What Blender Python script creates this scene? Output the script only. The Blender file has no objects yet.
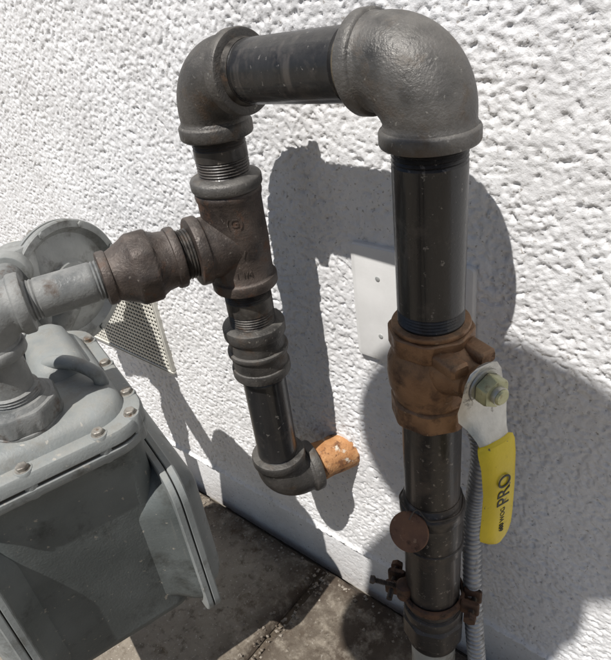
import bpy, math, random
import numpy as np
from mathutils import Vector, Matrix
random.seed(4); np.random.seed(4)
S = bpy.context.scene
V = Vector

# ------------------------------------------------------------ materials
def mat(name, c1, c2, scale=30, rough=(.45,.65), metal=0.0, bump=.3, bscale=350, c3=None, c3t=(.58,.68), c3s=45, c3r=.85, coat=0, bdist=.0008, stretch=None, c4=None, c4t=(.6,.66), c4s=140, dust=None, scratch=None):
    m = bpy.data.materials.new(name); m.use_nodes = True
    nt = m.node_tree; N = nt.nodes; L = nt.links
    b = N['Principled BSDF']
    tc = N.new('ShaderNodeTexCoord'); vec = tc.outputs['Object']
    if stretch:
        mp = N.new('ShaderNodeMapping'); mp.inputs['Scale'].default_value = stretch
        L.new(vec, mp.inputs['Vector']); vec2 = mp.outputs['Vector']
    else: vec2 = vec
    def noise(s, d=4, v=vec, r=.6):
        n = N.new('ShaderNodeTexNoise'); n.inputs['Scale'].default_value = s
        n.inputs['Detail'].default_value = d; n.inputs['Roughness'].default_value = r
        L.new(v, n.inputs['Vector']); return n.outputs['Fac']
    def ramp(f, a, b_, ca=(0,0,0,1), cb=(1,1,1,1)):
        r = N.new('ShaderNodeValToRGB'); r.color_ramp.elements[0].position = a; r.color_ramp.elements[1].position = b_
        r.color_ramp.elements[0].color = ca; r.color_ramp.elements[1].color = cb
        L.new(f, r.inputs['Fac']); return r.outputs['Color']
    def mix(f, a, c):
        x = N.new('ShaderNodeMix'); x.data_type = 'RGBA'
        L.new(f, x.inputs[0])
        for s_, v_ in ((x.inputs[6], a), (x.inputs[7], c)):
            if isinstance(v_, tuple): s_.default_value = v_
            else: L.new(v_, s_)
        return x.outputs[2]
    n1 = noise(scale, 5, vec2)
    col = ramp(n1, .35, .66, (*c1,1), (*c2,1))
    rn = ramp(n1, .35, .65, (rough[0],)*3+(1,), (rough[1],)*3+(1,))
    if c3:
        mk = ramp(noise(c3s, 6, vec, .68), c3t[0], c3t[1])
        col = mix(mk, col, (*c3,1)); rn = mix(mk, rn, (c3r,c3r,c3r,1))
    if c4:
        mk = ramp(noise(c4s, 4, vec, .6), c4t[0], c4t[1])
        col = mix(mk, col, (*c4,1))
    if scratch:   # long scuffs
        mp2 = N.new('ShaderNodeMapping'); mp2.inputs['Scale'].default_value = scratch[1]; L.new(vec, mp2.inputs['Vector'])
        mk = ramp(noise(60, 3, mp2.outputs['Vector'], .6), .62, .70, (0,0,0,1), (.7,.7,.7,1))
        col = mix(mk, col, (*scratch[0],1))
    if dust:      # dust lying on up-facing surfaces
        g = N.new('ShaderNodeNewGeometry'); sp = N.new('ShaderNodeSeparateXYZ'); L.new(g.outputs['Normal'], sp.inputs[0])
        up = ramp(sp.outputs['Z'], .1, 1.0)
        mm = N.new('ShaderNodeMath'); mm.operation='MULTIPLY'; L.new(up, mm.inputs[0]); L.new(ramp(noise(60,5,vec,.7), .35,.7,(0,0,0,1),(.75,.75,.75,1)), mm.inputs[1])
        col = mix(mm.outputs[0], col, (*dust,1)); rn = mix(mm.outputs[0], rn, (.8,.8,.8,1))
    L.new(col, b.inputs['Base Color']); L.new(rn, b.inputs['Roughness'])
    b.inputs['Metallic'].default_value = metal
    b.inputs['Coat Weight'].default_value = coat
    if bump:
        bp = N.new('ShaderNodeBump'); bp.inputs['Strength'].default_value = bump; bp.inputs['Distance'].default_value = bdist
        L.new(noise(bscale, 3), bp.inputs['Height']); L.new(bp.outputs['Normal'], b.inputs['Normal'])
    return m

M_pipe = mat('black_pipe', (.008,.008,.009), (.028,.027,.027), 25, (.24,.48), .2, .20, 500, c3=(.080,.067,.058), c3t=(.56,.78), c3s=38, c3r=.65, coat=.22, stretch=(1,1,.25), c4=(.15,.14,.13), c4t=(.65,.70), c4s=230, dust=(.085,.08,.073), scratch=((.085,.075,.068),(1,1,.08)))
M_piped = mat('black_pipe_worn', (.012,.011,.011), (.050,.044,.040), 30, (.28,.55), .2, .25, 500, c3=(.085,.066,.052), c3t=(.50,.72), c3s=42, c3r=.65, coat=.15, stretch=(1,1,.25), c4=(.17,.15,.13), c4t=(.62,.68), c4s=230, dust=(.13,.115,.10), scratch=((.13,.11,.095),(1,1,.08)))
M_iron = mat('malleable_iron', (.038,.036,.034), (.120,.111,.102), 34, (.38,.58), .42, .65, 520, c3=(.105,.070,.045), c3t=(.54,.72), c3s=42, dust=(.19,.18,.162), c4=(.21,.20,.18), c4t=(.64,.70), c4s=240)
M_iron2 = mat('malleable_iron_grey', (.055,.053,.050), (.145,.137,.128), 34, (.36,.56), .42, .65, 520, c3=(.115,.088,.065), c3t=(.54,.72), c3s=42, dust=(.21,.20,.182), c4=(.24,.23,.21), c4t=(.65,.70), c4s=240)
M_rustiron = mat('brown_iron', (.036,.029,.026), (.108,.084,.071), 45, (.38,.60), .4, .7, 500, c3=(.14,.068,.038), c3t=(.56,.75), c3s=55, dust=(.18,.158,.14), c4=(.19,.165,.145), c4t=(.66,.71), c4s=240)
M_thread = mat('bare_thread', (.035,.031,.028), (.10,.092,.082), 120, (.35,.55), .5, .3, 600, c3=(.09,.055,.035), c3t=(.55,.7), c3s=90)
M_dope = mat('pipe_dope', (.060,.048,.030), (.13,.105,.068), 90, (.5,.7), 0, .5, 600)
M_orange = mat('rusty_stub', (.38,.17,.06), (.54,.29,.13), 60, (.65,.88), 0, .8, 400, c3=(.18,.080,.035), c3t=(.50,.60), c3s=80, c4=(.60,.54,.44), c4t=(.58,.66), c4s=90)
M_brass = mat('bronze_valve', (.16,.085,.045), (.32,.185,.100), 35, (.34,.54), .5, .65, 480, c3=(.095,.055,.035), c3t=(.50,.68), c3s=60, dust=(.26,.19,.125), c4=(.36,.25,.16), c4t=(.66,.71), c4s=240)
M_zinc = mat('zinc', (.40,.39,.36), (.58,.57,.53), 60, (.26,.42), .75, .15, 500, c3=(.22,.20,.17), c3t=(.58,.70), c3s=90)
M_ynut = mat('yellow_zinc_nut', (.28,.29,.17), (.46,.45,.28), 80, (.3,.45), .6, .15, 500, c3=(.20,.15,.09), c3t=(.54,.7), c3s=120)
M_yellow = mat('yellow_vinyl', (.60,.45,.012), (.72,.55,.025), 25, (.38,.5), 0, .2, 500, c3=(.38,.28,.05), c3t=(.58,.72), c3s=60, c4=(.13,.10,.04), c4t=(.66,.70), c4s=160)
M_ink = mat('black_ink', (.015,.015,.012), (.03,.03,.025), 60, (.5,.6), 0, 0)
M_meter = mat('meter_paint', (.185,.200,.198), (.275,.290,.284), 12, (.40,.58), 0, .4, 420, c3=(.120,.118,.105), c3t=(.55,.70), c3s=30, c4=(.38,.36,.32), c4t=(.66,.70), c4s=150, dust=(.29,.28,.25))
M_meterd = mat('meter_paint_shaded', (.085,.096,.094), (.140,.154,.150), 12, (.42,.6), 0, .4, 420, c3=(.050,.053,.048), c3t=(.54,.7), c3s=22, c4=(.28,.26,.22), c4t=(.66,.70), c4s=140, scratch=((.17,.17,.155),(1,1,.07)))  # darker copy of meter_paint; shade of the side faces is in its colour
M_gpipe = mat('grey_painted_pipe', (.13,.135,.133), (.235,.238,.23), 30, (.38,.58), .1, .5, 420, c3=(.10,.075,.06), c3t=(.55,.68), c3s=50, dust=(.28,.275,.26))
M_reg = mat('regulator_paint', (.24,.25,.24), (.37,.375,.36), 18, (.34,.5), .35, .3, 420, c3=(.16,.155,.14), c3t=(.52,.7), c3s=30)
M_bolt = mat('old_bolt', (.18,.16,.14), (.38,.36,.32), 90, (.4,.6), .5, .4, 500, c3=(.16,.10,.06), c3t=(.55,.65), c3s=120)
M_dbolt = mat('dark_bolt', (.05,.043,.038), (.12,.10,.085), 90, (.4,.6), .5, .4, 500)
M_plate = mat('plate_plastic', (.70,.69,.67), (.77,.76,.74), 30, (.35,.45), 0, .12, 500, c3=(.55,.53,.48), c3t=(.60,.75), c3s=25)
M_galv = mat('galvanised', (.42,.43,.42), (.60,.60,.58), 40, (.4,.55), .35, .3, 400, c3=(.3,.26,.2), c3t=(.6,.72), c3s=60)
M_mesh = mat('vent_mesh', (.58,.56,.50), (.74,.72,.65), 60, (.5,.6), .1, .1, 400)
M_dark = mat('dark_void', (.02,.02,.018), (.04,.037,.03), 30, (.8,.9), 0, 0)
M_cond = mat('conduit', (.32,.32,.325), (.48,.48,.475), 60, (.3,.45), .5, .2, 400, c3=(.17,.155,.13), c3t=(.55,.7), c3s=60)
M_tag = mat('rusty_tag', (.12,.060,.038), (.22,.115,.068), 60, (.55,.75), .25, .6, 500, c3=(.07,.038,.025), c3t=(.52,.65), c3s=90, c4=(.27,.17,.11), c4t=(.62,.68), c4s=200)
M_clamp = mat('rusty_clamp', (.055,.032,.022), (.14,.075,.045), 60, (.55,.75), .3, .7, 500, c3=(.035,.025,.02), c3t=(.52,.65), c3s=90)
M_pvc = mat('riser_sleeve', (.34,.34,.31), (.44,.43,.39), 30, (.5,.65), 0, .3, 300, c3=(.18,.15,.11), c3t=(.5,.7), c3s=50)
M_cloth = mat('shirt_cloth', (.05,.07,.12), (.07,.09,.15), 40, (.8,.9), 0, .4, 600)
M_jean = mat('trouser_cloth', (.03,.035,.05), (.05,.055,.075), 40, (.8,.9), 0, .4, 600)
M_straw = mat('hat_straw', (.40,.32,.19), (.52,.43,.27), 60, (.7,.85), 0, .5, 400)
M_skin = mat('skin', (.50,.29,.20), (.56,.34,.24), 20, (.45,.55), 0, .2, 500)
M_hair = mat('hair', (.02,.014,.01), (.04,.028,.02), 60, (.5,.6), 0, .5, 500)
M_black = mat('phone_black', (.012,.012,.014), (.02,.02,.022), 20, (.1,.2), 0, 0)
M_pebble = mat('pebble', (.14,.11,.08), (.34,.30,.25), 60, (.7,.9), 0, .5, 500)

# stucco
def stucco():
    m = bpy.data.materials.new('white_stucco'); m.use_nodes = True
    nt = m.node_tree; N = nt.nodes; L = nt.links; b = N['Principled BSDF']
    tc = N.new('ShaderNodeTexCoord')
    def noise(s, d, r=.6):
        n = N.new('ShaderNodeTexNoise'); n.inputs['Scale'].default_value = s; n.inputs['Detail'].default_value = d; n.inputs['Roughness'].default_value = r
        L.new(tc.outputs['Object'], n.inputs['Vector']); return n.outputs['Fac']
    r = N.new('ShaderNodeValToRGB'); e = r.color_ramp.elements
    e[0].position=.3; e[0].color=(.70,.69,.685,1); e[1].position=.62; e[1].color=(.82,.815,.815,1)
    L.new(noise(14, 6, .65), r.inputs['Fac'])
    r2 = N.new('ShaderNodeValToRGB'); r2.color_ramp.elements[0].position=.62; r2.color_ramp.elements[1].position=.71
    L.new(noise(270, 3), r2.inputs['Fac'])
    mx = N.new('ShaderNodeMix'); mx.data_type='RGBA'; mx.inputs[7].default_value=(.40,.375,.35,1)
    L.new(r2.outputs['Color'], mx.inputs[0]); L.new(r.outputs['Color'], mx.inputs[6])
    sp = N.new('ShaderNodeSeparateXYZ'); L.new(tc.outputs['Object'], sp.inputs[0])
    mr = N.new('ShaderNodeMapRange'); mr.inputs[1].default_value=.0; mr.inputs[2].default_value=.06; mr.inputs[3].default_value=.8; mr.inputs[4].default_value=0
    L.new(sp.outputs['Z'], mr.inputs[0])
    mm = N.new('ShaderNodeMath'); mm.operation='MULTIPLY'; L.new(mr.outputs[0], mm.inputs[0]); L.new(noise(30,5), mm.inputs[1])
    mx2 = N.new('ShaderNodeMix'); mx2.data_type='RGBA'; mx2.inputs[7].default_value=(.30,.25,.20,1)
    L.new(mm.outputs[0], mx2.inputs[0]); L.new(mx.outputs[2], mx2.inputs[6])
    L.new(mx2.outputs[2], b.inputs['Base Color'])
    b.inputs['Roughness'].default_value=.85
    bp = N.new('ShaderNodeBump'); bp.inputs['Strength'].default_value=.65; bp.inputs['Distance'].default_value=.0011
    L.new(noise(480, 4, .7), bp.inputs['Height']); L.new(bp.outputs['Normal'], b.inputs['Normal'])
    return m
M_stucco = stucco()

def concrete():
    m = bpy.data.materials.new('old_concrete'); m.use_nodes=True
    nt=m.node_tree; N=nt.nodes; L=nt.links; b=N['Principled BSDF']
    tc=N.new('ShaderNodeTexCoord')
    def noise(s,d,r=.6):
        n=N.new('ShaderNodeTexNoise'); n.inputs['Scale'].default_value=s; n.inputs['Detail'].default_value=d; n.inputs['Roughness'].default_value=r
        L.new(tc.outputs['Object'], n.inputs['Vector']); return n.outputs['Fac']
    def ramp(f,a,c,ca,cb):
        r=N.new('ShaderNodeValToRGB'); e=r.color_ramp.elements; e[0].position=a;e[1].position=c;e[0].color=ca;e[1].color=cb
        L.new(f,r.inputs['Fac']); return r.outputs['Color']
    def mix(f,a,c):
        x=N.new('ShaderNodeMix'); x.data_type='RGBA'; L.new(f,x.inputs[0]); L.new(a,x.inputs[6])
        if isinstance(c,tuple): x.inputs[7].default_value=c
        else: L.new(c,x.inputs[7])
        return x.outputs[2]
    c=ramp(noise(9,7,.65),.32,.68,(.19,.160,.125,1),(.36,.315,.25,1))
    c=mix(ramp(noise(70,6,.7),.52,.68,(0,0,0,1),(1,1,1,1)),c,(.125,.10,.072,1))
    c=mix(ramp(noise(22,6,.7),.56,.68,(0,0,0,1),(.8,.8,.8,1)),c,(.10,.065,.035,1))
    c=mix(ramp(noise(240,4,.6),.60,.68,(0,0,0,1),(1,1,1,1)),c,(.44,.40,.34,1))
    sp=N.new('ShaderNodeSeparateXYZ'); L.new(tc.outputs['Object'],sp.inputs[0])
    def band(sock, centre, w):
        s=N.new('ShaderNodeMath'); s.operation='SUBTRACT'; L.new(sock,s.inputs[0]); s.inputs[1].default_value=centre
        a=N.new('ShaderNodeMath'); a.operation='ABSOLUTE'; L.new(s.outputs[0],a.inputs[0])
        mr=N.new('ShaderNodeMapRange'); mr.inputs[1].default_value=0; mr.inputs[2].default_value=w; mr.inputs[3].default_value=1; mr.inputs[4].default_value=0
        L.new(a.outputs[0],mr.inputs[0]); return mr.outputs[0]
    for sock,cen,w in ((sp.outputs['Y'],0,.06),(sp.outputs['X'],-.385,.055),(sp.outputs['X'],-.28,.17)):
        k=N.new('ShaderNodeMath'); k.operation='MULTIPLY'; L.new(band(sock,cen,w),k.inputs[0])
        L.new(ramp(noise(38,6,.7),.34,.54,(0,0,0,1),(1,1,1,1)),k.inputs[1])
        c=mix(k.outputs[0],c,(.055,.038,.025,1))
    L.new(c,b.inputs['Base Color']); b.inputs['Roughness'].default_value=.88
    bp=N.new('ShaderNodeBump'); bp.inputs['Strength'].default_value=.7; bp.inputs['Distance'].default_value=.002
    L.new(noise(160,6,.7),bp.inputs['Height']); L.new(bp.outputs['Normal'],b.inputs['Normal'])
    return m
M_conc = concrete()
M_soil = mat('soil', (.06,.045,.03), (.14,.11,.08), 30, (.85,.95), 0, .8, 150, bdist=.004)
M_pave = mat('ground_dirt', (.18,.16,.13), (.28,.25,.21), 3, (.85,.95), 0, .6, 40, bdist=.01)

# ------------------------------------------------------------ mesh helpers
def empty(name):
    e = bpy.data.objects.new(name, None); e.empty_display_size=.02; S.collection.objects.link(e); return e
def add(name, verts, faces, m, parent=None, ang=38, smooth=True):
    me = bpy.data.meshes.new(name); me.from_pydata([tuple(v) for v in verts], [], faces); me.update()
    if smooth:
        me.polygons.foreach_set('use_smooth', [True]*len(me.polygons)); me.set_sharp_from_angle(angle=math.radians(ang))
    me.materials.append(m)
    o = bpy.data.objects.new(name, me); S.collection.objects.link(o)
    if parent: o.parent = parent
    return o
def frame(axis, ref=None):
    a = V(axis).normalized()
    r = V(ref) if ref else (V((0,0,1)) if abs(a.z) < .9 else V((1,0,0)))
    u = (r - a*r.dot(a)).normalized(); w = a.cross(u); return a,u,w
def loft(name, origin, axis, rings, m, parent=None, segs=48, cap=True, ref=None, ang=38, K=1.0):
    o = V(origin); a,u,w = frame(axis, ref); vs=[]; fs=[]
    for rg in rings:
        t, r = rg[0]*K, rg[1]*K; sd = rg[2] if len(rg)>2 else 0
        for i in range(segs):
            th = 2*math.pi*i/segs; rr = r
            if sd:
                k = 2*math.pi/sd; ph = (th % k) - k/2; rr = min(r/math.cos(ph), r*1.0/math.cos(k/2)*.975)
            vs.append(o + a*t + (u*math.cos(th)+w*math.sin(th))*rr)
    n=len(rings)
    for j in range(n-1):
        for i in range(segs):
            i2=(i+1)%segs; fs.append((j*segs+i, j*segs+i2, (j+1)*segs+i2, (j+1)*segs+i))
    if cap:
        fs.append(tuple(range(segs))[::-1]); fs.append(tuple((n-1)*segs+i for i in range(segs)))
    return add(name, vs, fs, m, parent, ang)
def col(t0,t1,r,b=.0018,sd=0):
    if sd: return [(t0,r-b,sd),(t0+b,r,sd),(t1-b,r,sd),(t1,r-b,sd)]
    return [(t0,r-b),(t0+b*.35,r-b*.3),(t0+b,r),(t1-b,r),(t1-b*.35,r-b*.3),(t1,r-b)]
def thread(t0,t1,r,p=.0022):
    out=[]; n=max(2,int((t1-t0)/p))
    for i in range(n):
        out.append((t0+(t1-t0)*i/n, r-.0010)); out.append((t0+(t1-t0)*(i+.5)/n, r))
    return out
def sweep(name, pts, rad, m, parent=None, segs=24, ref=(0,0,1), cap=True, ang=38):
    pts=[V(p) for p in pts]; n=len(pts); vs=[]; fs=[]
    u=None
    for j,p in enumerate(pts):
        a=(pts[min(j+1,n-1)]-pts[max(j-1,0)]).normalized()
        if u is None:
            r=V(ref)
            if abs(a.dot(r))>.95: r=V((1,0,0))
            u=(r-a*r.dot(a)).normalized()
        else: u=(u-a*u.dot(a)).normalized()
        w=a.cross(u); rr=rad(j) if callable(rad) else rad
        for i in range(segs):
            th=2*math.pi*i/segs; vs.append(p+(u*math.cos(th)+w*math.sin(th))*rr)
    for j in range(n-1):
        for i in range(segs):
            i2=(i+1)%segs; fs.append((j*segs+i,j*segs+i2,(j+1)*segs+i2,(j+1)*segs+i))
    if cap: fs.append(tuple(range(segs))[::-1]); fs.append(tuple((n-1)*segs+i for i in range(segs)))
    return add(name,vs,fs,m,parent,ang)
def smoothpath(ctrl, n):
    c=[V(p) for p in ctrl]; c=[c[0]*2-c[1]]+c+[c[-1]*2-c[-2]]; out=[]
    segs_=len(c)-3
    for k in range(n+1):
        x=k/n*segs_; i=min(int(x),segs_-1); t=x-i
        p0,p1,p2,p3=c[i:i+4]
        out.append(.5*((2*p1)+(p2-p0)*t+(2*p0-5*p1+4*p2-p3)*t*t+(3*p1-p0-3*p2+p3)*t**3))
    return out
def elbow(name, C, d1, d2, m, parent, R=.044, rb=.0255, rc=.0285, cw=.011, bulge=.0015):
    C=V(C); d1=V(d1).normalized(); d2=V(d2).normalized()
    e1=C+d1*R; e2=C+d2*R
    pts=[]; rr=[]
    def put(p,r): pts.append(p); rr.append(r)
    b=.002
    def collar(e,d,seq):
        L_=[(0,rc-b),(b*.3,rc-b*.35),(b,rc),(cw-b,rc),(cw-b*.4,rc-b*.3),(cw,rc-b),(cw+.0015,rb+.0004)]
        if seq: L_=L_[::-1]
        for t,r in L_: put(e-d*t,r)
    collar(e1,d1,False)
    s1=e1-d1*(cw+.0025); s2=e2-d2*(cw+.0025)
    wq=math.cos(math.radians(45)); n=22
    for i in range(n+1):
        t=i/n; b0=(1-t)**2; b1=2*t*(1-t)*wq; b2=t*t; w=b0+b1+b2
        put((s1*b0+C*b1+s2*b2)/w, rb+bulge*math.sin(math.pi*t))
    collar(e2,d2,True)
    return sweep(name, pts, lambda j: rr[j], m, parent, 56, ref=d1.cross(d2), cap=True)
def stack(name, Mx, x0,x1,y0,y1,r, levels, m, parent=None, k=8, ang=35):
    vs=[];fs=[]
    cnt=4*(k+1)
    for z,ins in levels:
        rr=max(r-ins,.002)
        for (cx,cy,a0) in ((x1-ins-rr,y1-ins-rr,0),(x0+ins+rr,y1-ins-rr,90),(x0+ins+rr,y0+ins+rr,180),(x1-ins-rr,y0+ins+rr,270)):
            for i in range(k+1):
                th=math.radians(a0+90*i/k); vs.append(Mx@V((cx+rr*math.cos(th),cy+rr*math.sin(th),z)))
    n=len(levels)
    for j in range(n-1):
        for i in range(cnt):
            i2=(i+1)%cnt; fs.append((j*cnt+i,j*cnt+i2,(j+1)*cnt+i2,(j+1)*cnt+i))
    fs.append(tuple(range(cnt))[::-1]); fs.append(tuple((n-1)*cnt+i for i in range(cnt)))
    return add(name,vs,fs,m,parent,ang)
def ball(name,c,r,m,parent=None,sc=(1,1,1),seg=20):
    vs=[];fs=[];c=V(c)
    for j in range(seg+1):
        ph_=math.pi*j/seg
        for i in range(seg*2):
            th=math.pi*i/seg; vs.append(c+V((r*sc[0]*math.sin(ph_)*math.cos(th),r*sc[1]*math.sin(ph_)*math.sin(th),r*sc[2]*math.cos(ph_))))
    for j in range(seg):
        for i in range(seg*2):
            i2=(i+1)%(seg*2); fs.append((j*seg*2+i,j*seg*2+i2,(j+1)*seg*2+i2,(j+1)*seg*2+i))
    return add(name,vs,fs,m,parent,80)
def text(name, s, size, Mx, m, parent, ext=.0003, wrap=None):
    cu=bpy.data.curves.new(name,'FONT'); cu.body=s; cu.size=size; cu.extrude=ext; cu.align_x='CENTER'; cu.align_y='CENTER'
    o=bpy.data.objects.new(name,cu); S.collection.objects.link(o)
    dg=bpy.context.evaluated_depsgraph_get(); me=bpy.data.meshes.new_from_object(o.evaluated_get(dg))
    bpy.data.objects.remove(o)
    if wrap:
        for v in me.vertices:
            th=v.co.x/wrap; rr=wrap+v.co.z
            v.co=V((rr*math.sin(th), v.co.y, rr*math.cos(th)))
    me.transform(Mx); me.materials.clear(); me.materials.append(m)
    o=bpy.data.objects.new(name,me); S.collection.objects.link(o); o.parent=parent
    return o

# ------------------------------------------------------------ noise
def perlin(x,y,seed):
    rs=np.random.RandomState(seed); G=rs.rand(256,256)*2*np.pi
    xi=np.floor(x).astype(int); yi=np.floor(y).astype(int); xf=x-xi; yf=y-yi
    def g(a,b,dx,dy):
        t=G[a%256,b%256]; return np.cos(t)*dx+np.sin(t)*dy
    u=xf**3*(xf*(xf*6-15)+10); v=yf**3*(yf*(yf*6-15)+10)
    n00=g(xi,yi,xf,yf); n10=g(xi+1,yi,xf-1,yf); n01=g(xi,yi+1,xf,yf-1); n11=g(xi+1,yi+1,xf-1,yf-1)
    return (n00*(1-u)+n10*u)*(1-v)+(n01*(1-u)+n11*u)*v
def sstep(a,b,x):
    t=np.clip((x-a)/(b-a),0,1); return t*t*(3-2*t)

# ------------------------------------------------------------ wall
X0,X1,Z0,Z1=-1.3,.25,-.02,.95
nx=1250; nz=785
xs=np.linspace(X0,X1,nx); zs=np.linspace(Z0,Z1,nz); XX,ZZ=np.meshgrid(xs,zs)
w1=perlin(XX*60,ZZ*60,11)*.6
n1=perlin(XX*155+w1,ZZ*155-w1,1)+.65*perlin(XX*300,ZZ*300,2)+.4*perlin(XX*560,ZZ*560,3)
big=perlin(XX*14,ZZ*14,5)
cov=sstep(-.35,.25,perlin(XX*26,ZZ*26,15)+.15)
h=.00125*sstep(-.42,.10,n1+.15*big)*(0.45+.55*cov)+.0005*perlin(XX*320,ZZ*320,6)+.0010*big
pits=sstep(.27,.42,perlin(XX*150+9,ZZ*150,8)+.4*perlin(XX*320,ZZ*320,9)); h-=.0015*pits
low=sstep(.082,.074,ZZ)
h=h*(1-.72*low)-.007*low+.002
lip=np.exp(-((ZZ-.083)/.0035)**2)*.004; h+=lip
ed=np.minimum.reduce([sstep(0,.04,XX-X0),sstep(0,.04,X1-XX),sstep(0,.04,Z1-ZZ)]); h*=ed
verts=np.stack([XX.ravel(),-h.ravel(),ZZ.ravel()],1)
idx=np.arange(nx*nz).reshape(nz,nx)
quads=np.stack([idx[:-1,:-1].ravel(),idx[:-1,1:].ravel(),idx[1:,1:].ravel(),idx[1:,:-1].ravel()],1)
extra=[(-8,0,-.02),(X0,0,-.02),(X0,0,Z1),(-8,0,Z1),(X1,0,-.02),(8,0,-.02),(8,0,Z1),(X1,0,Z1),(-8,0,2.8),(8,0,2.8),(-8,.25,2.8),(8,.25,2.8),(-8,.25,-.02),(8,.25,-.02)]
b0=nx*nz
verts=np.vstack([verts,np.array(extra,float)])
qx=np.array([(0,1,2,3),(4,5,6,7),(3,6,9,8),(8,9,11,10),(10,11,13,12),(5,13,11,9),(12,0,8,10)])+b0
quads=np.vstack([quads,qx])
me=bpy.data.meshes.new('stucco_wall'); me.vertices.add(len(verts)); me.vertices.foreach_set('co',verts.ravel())
me.loops.add(len(quads)*4); me.loops.foreach_set('vertex_index',quads.ravel().astype(np.int32))
me.polygons.add(len(quads)); me.polygons.foreach_set('loop_start',np.arange(0,len(quads)*4,4,dtype=np.int32))
me.polygons.foreach_set('use_smooth',[True]*len(quads)); me.update(calc_edges=True); me.validate()
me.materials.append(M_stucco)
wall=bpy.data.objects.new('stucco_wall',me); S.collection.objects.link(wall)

# ------------------------------------------------------------ ground
add('ground',[(-150,-150,-.03),(150,-150,-.03),(150,150,-.03),(-150,150,-.03)],[(0,1,2,3)],M_pave,smooth=False)
pave=empty('concrete_pavement')
def slab(name,x0,x1,y0,y1,res=None,m=None,dz=0):
    if res is None:
        return stack(name,Matrix.Translation(V((0,0,dz))),x0,x1,y0,y1,.004,[(-.1,0),(-.004,0),(-.001,.001),(0,.004)],m or M_conc,pave,k=3)
    nX=int((x1-x0)/res);nY=int((y1-y0)/res)
    a=np.linspace(x0,x1,nX);b=np.linspace(y0,y1,nY);A,B=np.meshgrid(a,b)
    H=.0012*perlin(A*25,B*25,21)+.0009*perlin(A*90,B*90,22)+.0005*perlin(A*260,B*260,23)
    edge=np.minimum.reduce([A-x0,x1-A,y1-B,B-y0]); chip=.006+.006*perlin(A*35,B*35,24)
    H-=.010*sstep(chip,0,edge)
    vs=np.stack([A.ravel(),B.ravel(),H.ravel()],1); I=np.arange(nX*nY).reshape(nY,nX)
    q=np.stack([I[:-1,:-1].ravel(),I[:-1,1:].ravel(),I[1:,1:].ravel(),I[1:,:-1].ravel()],1)
    return add(name,vs.tolist(),q.tolist(),M_conc,pave,180)
slab('slab_1',-1.25,-.389,-.60,-.004,.0035)
slab('slab_2',-.379,.45,-.60,-.004,.0035)
slab('slab_3',-2.4,-1.26,-.60,-.004); slab('slab_4',.46,1.6,-.60,-.004)
for i in range(5): slab('slab_%d'%(5+i),-2.4+.8*i+.005,-2.4+.8*(i+1)-.005,-1.8,-.61)
slab('soil_fill',-2.4,1.6,-.62,0.0,m=M_soil,dz=-.012)

peb=[];pf=[]
for i in range(760):
    k=random.random()
    if k<.55: x=random.uniform(-1.0,.1); y=-abs(random.gauss(0,.018))-.010
    elif k<.8: x=-.384+random.gauss(0,.010); y=random.uniform(-.4,-.01)
    else: x=random.uniform(-.8,.05); y=random.uniform(-.35,-.01)
    r=random.uniform(.0006,.0028); z=r*.4
    if abs(x+.384)<.004: z-=.008
    b=len(peb)
    pts=[(1,0,0),(-1,0,0),(0,1,0),(0,-1,0),(0,0,.7),(0,0,-.7)]
    an=random.random()*6
    for p in pts:
        q=V(p)*r*random.uniform(.7,1.4); q.rotate(Matrix.Rotation(an,3,'Z')); peb.append(V((x,y,z))+q)
    for f in ((0,2,4),(2,1,4),(1,3,4),(3,0,4),(2,0,5),(1,2,5),(3,1,5),(0,3,5)): pf.append(tuple(b+j for j in f))
add('gravel_debris',peb,pf,M_pebble,smooth=False)

# ------------------------------------------------------------ gas pipe run
gp=empty('gas_pipe')
RP=.0211
LX,LY=-.3605,-.071
K=1.05
RX,RY=-.1707,-.0825
A=V((LX,LY,.666)); B=V((RX,RY,.6785)); dAB=(B-A).normalized()
UP=V((0,0,1)); DN=V((0,0,-1))
a25=math.radians(25); EY=V((math.sin(a25),math.cos(a25),0))
elbow('left_elbow',A,DN,dAB,M_iron,gp)
elbow('right_elbow',B,DN,-dAB,M_iron2,gp, R=.0440, rb=.0260, rc=.0288, cw=.010)
Lr=(B-A).length
loft('top_nipple',A,dAB,[(.03,RP-.001)]+thread(.038,.052,RP)+[(.053,RP),(Lr-.053,.0216)]+thread(Lr-.052,Lr-.038,.0214)+[(Lr-.03,RP-.001)],M_pipe,gp)
loft('joint_compound_1',A,dAB,[(.0435,.0225),(.0455,.0222),(.048,.0213),(.049,.0212)],M_thread,gp)
loft('joint_compound_2',A,dAB,[(Lr-.050,.0217),(Lr-.0475,.0220),(Lr-.0455,.0226),(Lr-.0435,.0232)],M_dope,gp)
def down(name,x,y,ztop,rings,m): return loft(name,(x,y,ztop),DN,rings,m,gp)
down('nipple_1',LX,LY,.626,[(0,RP-.001)]+thread(.004,.013,RP)+[(.0135,RP),(.0205,RP)]+thread(.021,.046,RP)+[(.05,RP-.001)],M_piped)
TZ=.535
loft('tee_top_band',(LX,LY,TZ+.0575),DN,[(0,.0235),(.001,.0258),(.002,.0280),(.0035,.0290),(.0095,.0290),(.0110,.0280),(.0120,.0268)],M_iron2,gp,56)
loft('tee_body',(LX,LY,TZ+.0455),DN,[(0,.0262),(.001,.0272),(.0035,.0276),(.006,.0272),(.009,.0262),(.024,.0262),(.045,.0268),(.065,.0262),(.0765,.0262)]+col(.078,.0885,.0288),M_rustiron,gp,56)
loft('tee_branch',(LX,LY,TZ),-EY,[(.005,.0262),(.028,.0262),(.0295,.0265)]+col(.0305,.0405,.0290),M_rustiron,gp,56)
down('nipple_2',LX,LY,.497,[(0,RP-.001)]+thread(.004,.018,RP)+[(.0185,RP),(.03,RP)]+thread(.031,.046,RP)+[(.05,RP-.001)],M_thread)
cz=.4545
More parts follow.
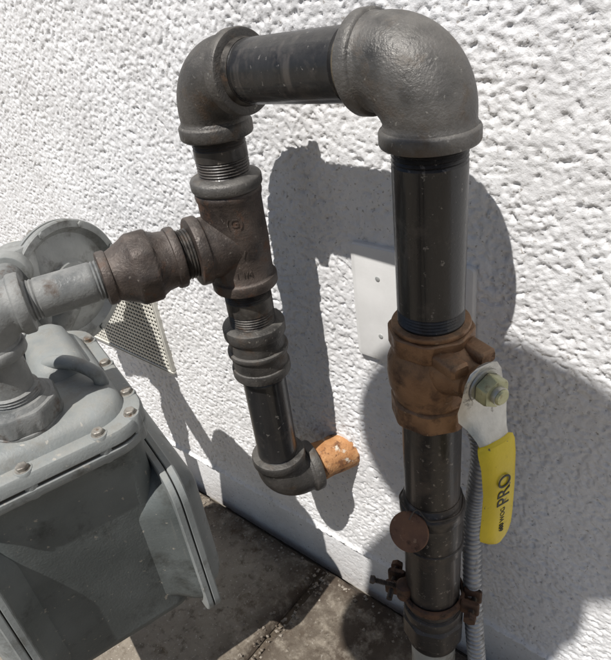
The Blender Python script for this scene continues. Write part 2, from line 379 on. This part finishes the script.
loft('coupling',(LX,LY,cz),DN,[(0,.0230),(.001,.0255)]+col(.0015,.0135,.0290)+[(.014,.0262),(.027,.0262)]+col(.0275,.0325,.0288,.001)+[(.033,.0266),(.046,.0262)]+col(.0465,.0575,.0280),M_iron,gp,56)
down('nipple_3',LX,LY,.40,[(0,RP-.001)]+thread(.002,.010,RP)+[(.011,RP),(.108,RP)]+thread(.109,.118,RP)+[(.12,RP-.001)],M_pipe)
EZ=.250
elbow('bottom_elbow',(LX,LY,EZ),UP,EY,M_iron,gp,R=.040)
loft('rusty_wall_stub',(LX,LY,EZ+.001),EY,[(.03,RP-.001),(.037,RP),(.044,.0218),(.055,.0209),(.066,.0217),(.12,RP)],M_orange,gp)
loft('branch_nipple',(LX,LY,TZ),-EY,[(.035,RP-.001)]+thread(.038,.055,RP)+[(.058,RP-.001)],M_thread,gp)
loft('union_fitting',(LX,LY,TZ),-EY,col(.051,.059,.0255)+[(.0595,.0235),(.067,.0245),(.0725,.0272)]+[(.0735,.0280,8),(.0755,.0290,8),(.089,.0290,8),(.091,.0280,8)]+[(.093,.0265),(.102,.0220),(.106,.0203)]+col(.107,.115,.0218),M_rustiron,gp,64)
RM=.0160
loft('meter_inlet_pipe',(LX,LY,TZ),-EY,[(.11,RM)]+thread(.115,.123,RM)+[(.124,RM),(.163,RM)]+thread(.164,.172,RM)+[(.185,RM)],M_gpipe,gp)
EL=V((LX,LY,TZ))-EY*.207
elbow('meter_inlet_elbow',EL,EY,DN,M_gpipe,gp,R=.036,rb=.0210,rc=.0238,cw=.010)
def wraptext(name,s,size,cx,cy,cz_,nrm,rad,m,parent=gp):
    n=V(nrm).normalized(); y=V((0,0,1)); x=y.cross(n).normalized()
    Mx=Matrix.Translation(V((cx,cy,cz_)))@Matrix((x,y,n)).transposed().to_4x4()
    text(name,s,size,Mx,m,parent,ext=.0005,wrap=rad)
cd=V((.75,-.66,0))
wraptext('cast_mark_1','(G)',.010,LX,LY,TZ+.024,cd,.0264,M_rustiron)
wraptext('cast_mark_2','W',.010,LX,LY,TZ-.004,cd,.0268,M_rustiron)
wraptext('cast_mark_3','1 1/4',.007,LX,LY,TZ-.022,cd,.0264,M_rustiron)

def rd(name,z0,rings,m,parent=gp,**k): return loft(name,(RX,RY,z0),DN,rings,m,parent,56,K=K,**k)
rd('riser_pipe_upper',.6375,[(0,RP-.001)]+thread(.004,.014,RP)+[(.015,RP),(.104,RP)]+thread(.105,.114,RP)+[(.13,RP-.001)],M_pipe)
rd('riser_pipe_lower',.446,[(0,RP-.001)]+thread(.004,.014,RP)+[(.015,RP),(.105,RP)],M_piped)
rd('riser_fitting',.352,[(0,.0215)]+thread(.001,.008,.0225)+col(.009,.020,.0255)+[(.0205,.0240),(.05,.0240)]+[(.0505,.0250),(.058,.0250),(.0585,.0232),(.10,.0232),(.14,.0232)],M_piped)
rd('riser_hex_coupling',.206,[(0,.022),(.001,.0240)]+col(.002,.014,.0258)+col(.015,.042,.0262,.002,8)+col(.043,.054,.0240),M_piped)
rd('riser_sleeve',.155,[(0,.0200),(.002,.0205),(.17,.021)],M_pvc)
# ------------------------------------------------------------ ball valve
bv=empty('ball_valve')
sd=V((.93,-.37,0)).normalized()
vz=.5175
loft('valve_body',(RX,RY,vz),DN,col(0,.004,.0252,.001)+[(.0042,.0256,8),(.005,.0264,8),(.0165,.0264,8),(.018,.0256,8)]+[(.019,.0245),(.022,.0260),(.029,.0288),(.038,.0295),(.047,.0288),(.054,.0262),(.0565,.0262)]+[(.057,.0250),(.059,.0250)]+[(.0595,.0256,8),(.0605,.0264,8),(.075,.0264,8),(.076,.0256,8),(.077,.0245)],M_brass,bv,64,ref=sd,K=K)
vc=V((RX,RY,.4925))
loft('valve_bonnet',vc+V((0,0,-.003)),sd,[(.015,.0185),(.026,.0175),(.032,.0145),(.036,.0125),(.040,.0122),(.041,.0105),(.047,.010)],M_brass,bv,40,K=K)
side=UP.cross(sd).normalized()
for k,(a_,b_) in enumerate(((-.018,.007),(.004,.008))):
    Mx=Matrix.Translation(vc+sd*.033)@Matrix((side,UP,sd)).transposed().to_4x4()
    stack('stop_lug_%d'%k,Mx,a_,a_+.014,b_-.002,b_+.008,.003,[(-.010,0),(.008,0),(.010,.0015)],M_brass,bv,k=4)
loft('stem',vc,sd,[(.03,.0060),(.066,.0060)],M_zinc,bv,24)
loft('stem_nut',vc,sd,[(.0535,.0090,6),(.0540,.0096,6),(.061,.0096,6),(.0625,.0088,6)],M_ynut,bv,48)
loft('stem_end',vc,sd,[(.062,.0055),(.0665,.0055),(.0675,.0045)],M_ynut,bv,24)
loft('washer',vc,sd,[(.0517,.0125),(.0533,.0125)],M_zinc,bv,32)
Mh=Matrix.Translation(vc)@Matrix((side,UP,sd)).transposed().to_4x4()
def strap(name,prof,m,parent,th):
    vs=[];fs=[]; k=10
    for j,(d,o,hw) in enumerate(prof):
        for sgn in (1,-1):
            for i in range(k+1):
                s=-1+2*i/k; s*=sgn
                crown=th*(1-abs(s)**4)*.5
                vs.append(Mh@V((s*hw,-d,o+sgn*crown)))
    c=2*(k+1)
    for j in range(len(prof)-1):
        for i in range(c):
            i2=(i+1)%c; fs.append((j*c+i,(j+1)*c+i,(j+1)*c+i2,j*c+i2))
    fs.append(tuple(range(c))); fs.append(tuple((len(prof)-1)*c+i for i in range(c))[::-1])
    return add(name,vs,fs,m,parent,50)
strap('handle_strap',[(-.015,.0503,.006),(-.013,.0503,.011),(-.006,.0503,.0150),(.006,.0503,.0175),(.013,.0505,.0205),(.020,.0515,.0205),(.026,.0555,.0165),(.034,.060,.0130),(.044,.0665,.0110),(.08,.068,.0100)],M_zinc,bv,.0030)
strap('handle_grip',[(.0375,.0630,.0120),(.0385,.0635,.0150),(.042,.0650,.0157),(.052,.0675,.0150),(.075,.0695,.0140),(.102,.0695,.0146),(.115,.0690,.0148),(.122,.0685,.0135),(.126,.0683,.010),(.128,.0683,.005)],M_yellow,bv,.0095)
for nm,s_,sz,dd in (('grip_label','PRO',.0150,.073),('grip_label_small','600 WOG',.0056,.102)):
    text(nm,s_,sz,Mh@Matrix.Translation(V((0,-dd,.0743)))@Matrix.Rotation(math.radians(90),4,'Z'),M_ink,bv,.0002)

# ------------------------------------------------------------ tag
tg=empty('round_metal_tag')
tn=V((.12,-.82,.55)).normalized(); tp=V((RX-.003,RY-.0315,.333))
loft('disc',tp,tn,[(0,.0156),(.0006,.0163),(.0018,.0163),(.0024,.0156)],M_tag,tg,40)
sweep('wire',smoothpath([tp+V((0,.0,.014)),tp+V((.004,.006,.022)),V((RX+.012,RY-.023,.3455)),V((RX+.026,RY-.002,.346)),V((RX+.010,RY+.024,.346)),V((RX-.018,RY+.018,.346)),V((RX-.023,RY-.012,.346)),tp+V((-.004,.004,.017))],60),.0006,M_dbolt,tg,8)

# ------------------------------------------------------------ grounding clamp
gc=empty('grounding_clamp')
kz=.2255
loft('ring',(RX,RY,kz),DN,[(0,.0244),(.0,.0258),(.001,.0272),(.004,.0276),(.008,.0270),(.009,.0258),(.009,.0244)],M_clamp,gc,48,cap=False,K=K)
for k,ang_ in enumerate((200,15)):
    th=math.radians(ang_); d=V((math.cos(th),math.sin(th),0)); tt=UP.cross(d)
    Mx=Matrix.Translation(V((RX,RY,kz-.005))+d*.0265)@Matrix((d,tt,UP)).transposed().to_4x4()
    for q in (-.0095,.0035):
        stack('ear_%d'%(k*2+(q>0)),Mx,0,.017,q,q+.006,.0025,[(-.008,.001),(-.006,0),(.006,0),(.008,.001)],M_clamp,gc,k=4)
    c0=V((RX,RY,kz-.005))+d*.037
    loft('screw_%d'%k,c0,tt,thread(-.016,.020,.0028,.0014),M_dbolt,gc,16)
    loft('screw_head_%d'%k,c0,tt,[(-.020,.0050,6),(-.015,.0055,6)],M_clamp,gc,24)
loft('bond_screw',V((RX-.018,RY-.020,kz+.007)),V((-.86,-.42,.22)),[(-.005,.0045),(.0,.0045)]+thread(.001,.028,.0028,.0014)+[(.0285,.0040),(.032,.0036)],M_dbolt,gc,20)
loft('bond_block',V((RX-.018,RY-.020,kz+.013)),DN,[(0,.006),(.001,.0075),(.016,.0075),(.017,.006)],M_clamp,gc,20)

# ------------------------------------------------------------ conduit
fc=empty('flexible_metal_conduit')
cp=smoothpath([(-.225,-.012,.395),(-.20,-.032,.418),(-.168,-.040,.418),(-.148,-.044,.385),(-.147,-.048,.34),(-.149,-.050,.30),(-.144,-.058,.25),(-.137,-.066,.19),(-.130,-.070,.13),(-.124,-.070,.06),(-.120,-.070,-.01)],600)
sweep('armour',cp,lambda j:.0072+.0014*(1 if (j%6)<3 else 0)+.0003*((j%6) in (1,4)),M_cond,fc,22,ang=60)

# ------------------------------------------------------------ plate on wall
pl=empty('wall_cover_plate')
Mp=Matrix.Rotation(math.radians(90),4,'X')
stack('plate',Mp,-.291,-.175,.402,.519,.005,[(.001,0),(.0065,0),(.0080,.0012),(.0086,.004)],M_plate,pl,k=5)
for i,(x,z) in enumerate(((-.263,.490),(-.203,.490),(-.263,.431),(-.203,.431))):
    loft('screw_%d'%i,(x,0,z),(0,-1,0),[(.0080,.0024),(.0092,.0022),(.0095,.0012)],M_galv,pl,16)

# ------------------------------------------------------------ vent
wv=empty('wall_vent')
vx0,vx1,vz0,vz1=-.985,-.619,.252,.388
stack('shade_sheet',Mp,vx0+.004,vx1-.004,vz0+.004,vz1-.004,.002,[(-.002,0),(.0045,0)],M_dark,wv,k=2)  # dark sheet; its colour stands in for the shade inside the opening
fr=.012
for i,(a_,b_,c_,d_) in enumerate(((vx0,vx1,vz0,vz0+fr*.4),(vx0,vx1,vz1-fr*.5,vz1),(vx0,vx0+fr*.6,vz0+fr*.4,vz1-fr*.5),(vx1-fr*.4,vx1,vz0+fr*.4,vz1-fr*.5))):
    stack('frame_%d'%i,Mp,a_,b_,c_,d_,.0015,[(-.002,0),(.0080,0),(.0090,.001)],M_mesh,wv,k=2)
vs=[];fs=[]
def box(a,b):
    k=len(vs)
    for z in (a[2],b[2]):
        for y in (a[1],b[1]):
            for x in (a[0],b[0]): vs.append((x,y,z))
    for f in ((0,1,3,2),(4,6,7,5),(0,4,5,1),(2,3,7,6),(0,2,6,4),(1,5,7,3)): fs.append(tuple(k+j for j in f))
x=vx0+.008
while x<vx1-.008: box((x,-.0070,vz0+.003),(x+.0029,-.0062,vz1-.003)); x+=.0066
z=vz0+.008
while z<vz1-.008: box((vx0+.003,-.0079,z),(vx1-.003,-.0071,z+.0029)); z+=.0066
add('mesh',vs,fs,M_mesh,wv,smooth=False)

# ------------------------------------------------------------ gas meter
gm=empty('gas_meter')
am=math.radians(-17)
MM=Matrix.Translation(V((-.370,-.190,.004)))@Matrix.Rotation(am,4,'Z')
stack('cover_lip',MM,-.205,0,-.178,0,.036,[(.4070,.001),(.4082,0),(.4170,0),(.4195,.0015),(.4205,.004)],M_meter,gm)
stack('gasket',MM,-.203,-.002,-.176,-.002,.034,[(.4045,0),(.4072,0)],M_dark,gm)
stack('body_lip',MM,-.205,0,-.178,0,.036,[(.390,.010),(.394,.002),(.397,0),(.4030,0),(.4042,.001)],M_meter,gm)
stack('cover_dome',MM,-.193,-.013,-.166,-.012,.032,[(.4195,0),(.4270,.003),(.4315,.008),(.4335,.016),(.4340,.022)],M_meter,gm,ang=50)
stack('cover_ridge',MM,-.185,-.085,-.070,-.022,.020,[(.433,0),(.4420,.003),(.4470,.009),(.4485,.014)],M_meter,gm,ang=50)
sweep('lifting_eye',smoothpath([MM@V(p) for p in ((-.060,-.022,.430),(-.060,-.024,.442),(-.075,-.034,.449),(-.092,-.046,.449),(-.106,-.056,.442),(-.108,-.058,.428))],24),.0062,M_meter,gm,16)
bl=[(-.008,-.045),(-.008,-.105),(-.008,-.150),(-.045,-.0075),(-.105,-.0075),(-.160,-.0075),(-.197,-.045),(-.197,-.1),(-.05,-.170),(-.11,-.170),(-.015,-.015)]
for i,(x,y) in enumerate(bl):
    p=MM@V((x,y,.4195))
    loft('bolt_boss_%d'%i,p-V((0,0,.026)),UP,[(0,.0065),(.002,.0078),(.026,.0078),(.0275,.0070)],M_meter,gm,24)
    loft('bolt_%d'%i,p,UP,[(.0005,.0058),(.0016,.0058),(.0018,.0042,6),(.0048,.0042,6),(.0054,.0036,6)],M_bolt,gm,24)
stack('case',MM,-.186,-.014,-.158,-.012,.022,[(.160,.014),(.163,.006),(.168,.001),(.175,0),(.36,-.001),(.386,-.004),(.396,-.010)],M_meterd,gm,ang=50)
for nm,yy,s,zt,xr in (('rear',-.010,1,.352,.013),('front',-.158,-1,.372,.006)):
    Mc=MM@Matrix.Translation(V((0,yy,0)))@Matrix(((1,0,0,0),(0,0,s,0),(0,1,0,0),(0,0,0,1)))
    stack(nm+'_neck',Mc,-.200,xr-.006,.158,zt-.007,.040,[(-.034,.022),(-.020,.016),(-.007,.005),(0,.001)],M_meterd,gm,ang=60)
    stack(nm+'_flange_in',Mc,-.206,xr,.152,zt,.030,[(0,.001),(.001,0),(.0055,0),(.0062,.0008)],M_meter,gm)
    stack(nm+'_flange_out',Mc,-.206,xr,.152,zt,.030,[(.0075,.0008),(.0082,0),(.0130,0),(.0145,.0015)],M_meter,gm)
    stack(nm+'_gasket',Mc,-.204,xr-.002,.154,zt-.002,.029,[(.006,0),(.0078,0)],M_dark,gm)
    stack(nm+'_pan',Mc,-.190,xr-.016,.168,zt-.016,.026,[(.0140,0),(.024,.004),(.030,.012),(.033,.020)],M_meter,gm,ang=60)
def spud(tag,x,y,ztop):
    p=MM@V((x,y,0)); 
    loft(tag+'_boss',p+V((0,0,.416)),UP,[(0,.037),(.012,.0355),(.016,.031)],M_meter,gm)
    loft(tag+'_swivel_nut',p+V((0,0,.4305)),UP,col(0,.005,.0310,.001)+[(.0055,.0300,8),(.020,.0300,8),(.022,.0288,8),(.0225,.0265),(.026,.0240)],M_gpipe,gm,64)
    loft(tag+'_tail',p+V((0,0,.447)),UP,thread(0,.018,.0205,.0024)+[(.018,.0180),(ztop-.450,.0172)],M_gpipe,gm)
iM=MM.inverted()@EL
spud('inlet',iM.x,iM.y,.505)
spud('outlet',-.156,-.100,.475)
Mi=MM@Matrix.Translation(V((-.10,-.20,.43)))
stack('index_box',Mi,-.055,.055,-.004,.030,.006,[(-.04,0),(.035,0),(.038,.003)],M_meter,gm)

# ------------------------------------------------------------ regulator
rg=empty('gas_regulator')
rn=V((.97,.16,.03)).normalized(); rc=V((-.648,-.090,.432))
loft('diaphragm_case',rc,rn,[(-.055,.018),(-.052,.028),(-.034,.036),(-.022,.055),(-.014,.066),(-.011,.0705),(-.0105,.0755),(-.0055,.0760),(-.0050,.0735),(-.0030,.0735),(-.0025,.0760),(.0030,.0760),(.0045,.0745),(.0050,.0670),(-.0010,.0625),(-.0030,.0600),(-.0015,.0540),(.0015,.0470),(.0030,.040),(.0035,.030),(.0080,.026),(.0085,.0205),(.012,.019),(.013,.0175),(.013,.012),(.011,.010)],M_reg,rg,72,ang=30)
ra,ru,rw=frame(rn)
for i in range(8):
    th=2*math.pi*(i+.3)/8; p=rc+(ru*math.cos(th)+rw*math.sin(th))*.0710
    loft('case_screw_%d'%i,p,rn,[(.0040,.0036,6),(.0068,.0036,6),(.0072,.003,6)],M_reg,rg,18)
    loft('case_nut_%d'%i,p,-rn,[(.010,.0045,6),(.0145,.0045,6)],M_bolt,rg,18)
loft('spring_tower',rc-rn*.05,-rn,[(0,.024),(.05,.022),(.051,.024),(.07,.024),(.072,.02)],M_reg,rg,32)
out=MM@V((-.156,-.100,.475))
pb=rc+V((-.010,-.045,-.052))
ball('valve_body',pb,.028,M_reg,rg,(1,1,.9))
loft('body_neck',pb,(rc-pb),[(0,.022),(.045,.022)],M_reg,rg,32)
db=(pb-out); db.z=0; db.normalize()
loft('outlet_pipe',(pb.x,pb.y,out.z+.0),-db,[(0,.0150),(.10,.0150)]+[( (V((pb.x,pb.y,0))-V((out.x,out.y,0))).length-.02,.0150)],M_gpipe,rg,32)
loft('body_collar',(pb.x,pb.y,out.z),-db,col(.018,.036,.0215),M_reg,rg,32)
loft('body_riser',(pb.x,pb.y,pb.z),UP,[(0,.02),(out.z-pb.z+.012,.02),(out.z-pb.z+.018,.016)],M_reg,rg,32)
elbow('outlet_elbow',(out.x,out.y,out.z),DN,db,M_gpipe,rg,R=.030,rb=.0190,rc=.0220,cw=.008)
loft('supply_pipe',(pb.x,pb.y,pb.z-.02),DN,col(0,.014,.023)+[(.0145,.0167),(pb.z+.02,.0167)],M_gpipe,rg,32)

# ------------------------------------------------------------ photographer (stands behind the camera; throws the shadow on the wall)
ph=empty('photographer')
def skin(name, joints, edges, m, root=0, sub=2):
    me=bpy.data.meshes.new(name); me.from_pydata([j[:3] for j in joints],edges,[]); me.update()
    o=bpy.data.objects.new(name,me); S.collection.objects.link(o); o.parent=ph
    md=o.modifiers.new('skin','SKIN'); md.use_smooth_shade=True
    for i,j in enumerate(joints):
        sv=me.skin_vertices[0].data[i]; r=j[3]; sv.radius=(r,r); sv.use_root=(i==root)
    s=o.modifiers.new('sub','SUBSURF'); s.levels=sub; s.render_levels=sub
    me.materials.append(m); return o
skin('torso_and_arms',[
 (-.11,-1.04,.92,.14),(-.12,-.95,1.04,.120),(-.135,-.84,1.15,.115),(-.14,-.76,1.23,.085),(-.14,-.70,1.28,.055),
 (-.235,-.68,1.28,.058),(-.265,-.63,1.06,.050),(-.235,-.55,.89,.042),(-.14,-.50,.80,.034),(-.055,-.455,.725,.026),
 (-.05,-.70,1.23,.055),(.04,-.68,1.20,.055),(.13,-.70,1.02,.050),(.14,-.58,.88,.044),(.12,-.51,.78,.034),(.085,-.465,.70,.026)],
 [(0,1),(1,2),(2,3),(3,4),(3,5),(5,6),(6,7),(7,8),(8,9),(3,10),(10,11),(11,12),(12,13),(13,14),(14,15)],M_cloth)
skin('legs',[
 (-.11,-1.06,.90,.13),(-.19,-1.06,.82,.090),(-.20,-1.04,.46,.062),(-.20,-1.14,.12,.045),(-.20,-1.10,.05,.042),(-.21,-.96,.035,.035),
 (-.03,-1.06,.82,.090),(.01,-1.04,.46,.062),(.02,-1.14,.12,.045),(.02,-1.10,.05,.042),(.04,-.96,.035,.035)],
 [(0,1),(1,2),(2,3),(3,4),(4,5),(0,6),(6,7),(7,8),(8,9),(9,10)],M_jean)
hn_=V((0,.545,.839)); brim=V((-.130,-.610,1.398))
hc=brim-hn_*.072
ball('head',hc,.1,M_skin,ph,(.80,.96,1.06))
skin('neck',[(-.138,-.75,1.22,.055),(-.134,-.69,1.29,.050)],[(0,1)],M_skin)
ball('hair',hc+V((0,-.016,.008)),.1,M_hair,ph,(.86,.98,1.05))
loft('nose',hc+V((0,.083,-.02)),V((0,.6,-.7)),[(0,.014),(.02,.013),(.034,.007)],M_skin,ph,16)
for s in (-1,1):
    ball('ear_%d'%(s>0),hc+V((s*.084,-.005,-.01)),.03,M_skin,ph,(.35,.7,1.1),10)
    ball('eye_%d'%(s>0),hc+V((s*.03,.083,.0)),.013,M_plate,ph,seg=10)
loft('shadow_hat',brim,hn_,[(-.006,.150),(-.003,.1515),(.0,.150),(.003,.12),(.004,.098),(.025,.092),(.040,.078),(.046,.050),(.047,.010)],M_straw,ph,48)  # unseen hat, added; brim sized and tilted to fill out the wall shadow
for hn,w,sg in (('left_hand',V((-.055,-.455,.725)),1),('right_hand',V((.085,-.465,.70)),-1)):
    J=[(w.x,w.y,w.z,.024),(w.x+sg*.012,w.y+.02,w.z+.01,.026),(w.x+sg*.018,w.y+.034,w.z+.012,.024)]; E=[(0,1),(1,2)]
    for f in range(4):
        k=len(J); x=w.x+sg*.004; z=w.z+.026-.019*f
        J+= [(x+sg*.018,w.y+.036,z,.0095),(x+sg*.030,w.y+.034,z+.002,.0085),(x+sg*.040,w.y+.028,z,.0075)]
        E+= [(2,k),(k,k+1),(k+1,k+2)]
    k=len(J); J+=[(w.x+sg*.010,w.y+.010,w.z+.034,.011),(w.x+sg*.026,w.y+.014,w.z+.042,.009)]; E+=[(1,k),(k,k+1)]
    skin(hn,J,E,M_skin)
RT=V((.7732,.6234,-.1167)); UPc=V((-.2592,.4781,.8393)); BK=V((.5788,-.6187,.5310))
CAM=V((0,-.388,.735))
sp=empty('smartphone')
Mph=Matrix.Translation(CAM+BK*.010+RT*.016-UPc*.055)@Matrix((RT,UPc,BK)).transposed().to_4x4()
stack('body',Mph,-.036,.036,-.077,.077,.010,[(0,.001),(.001,0),(.007,0),(.008,.001)],M_black,sp)

# ------------------------------------------------------------ camera
cam=bpy.data.cameras.new('camera'); co=bpy.data.objects.new('camera',cam); S.collection.objects.link(co)
R3=Matrix((RT,UPc,BK)).transposed(); 
co.matrix_world=Matrix.Translation(CAM)@R3.to_quaternion().normalized().to_matrix().to_4x4()
cam.sensor_fit='VERTICAL'; cam.sensor_height=36; cam.lens=36*603/660; cam.clip_start=.005; cam.clip_end=600
S.camera=co

# ------------------------------------------------------------ light
Ld=V((-.03,1,-1.78)).normalized()
sun=bpy.data.lights.new('sun','SUN'); sun.energy=5.0; sun.angle=math.radians(.5); sun.color=(1,.975,.94)
so=bpy.data.objects.new('sun',sun); S.collection.objects.link(so); so.rotation_euler=Ld.to_track_quat('-Z','Y').to_euler(); so.location=(0,-3,4)
w=bpy.data.worlds.new('World'); S.world=w; w.use_nodes=True
sk=w.node_tree.nodes.new('ShaderNodeTexSky'); sk.sky_type='NISHITA'; sk.sun_disc=False
sk.sun_elevation=math.asin(-Ld.z); sk.sun_rotation=math.radians(180)
bg=w.node_tree.nodes['Background']; bg.inputs['Strength'].default_value=.06
w.node_tree.links.new(sk.outputs['Color'],bg.inputs['Color'])
S.view_settings.view_transform='Standard'; S.view_settings.look='None'; S.view_settings.exposure=0; S.view_settings.gamma=1
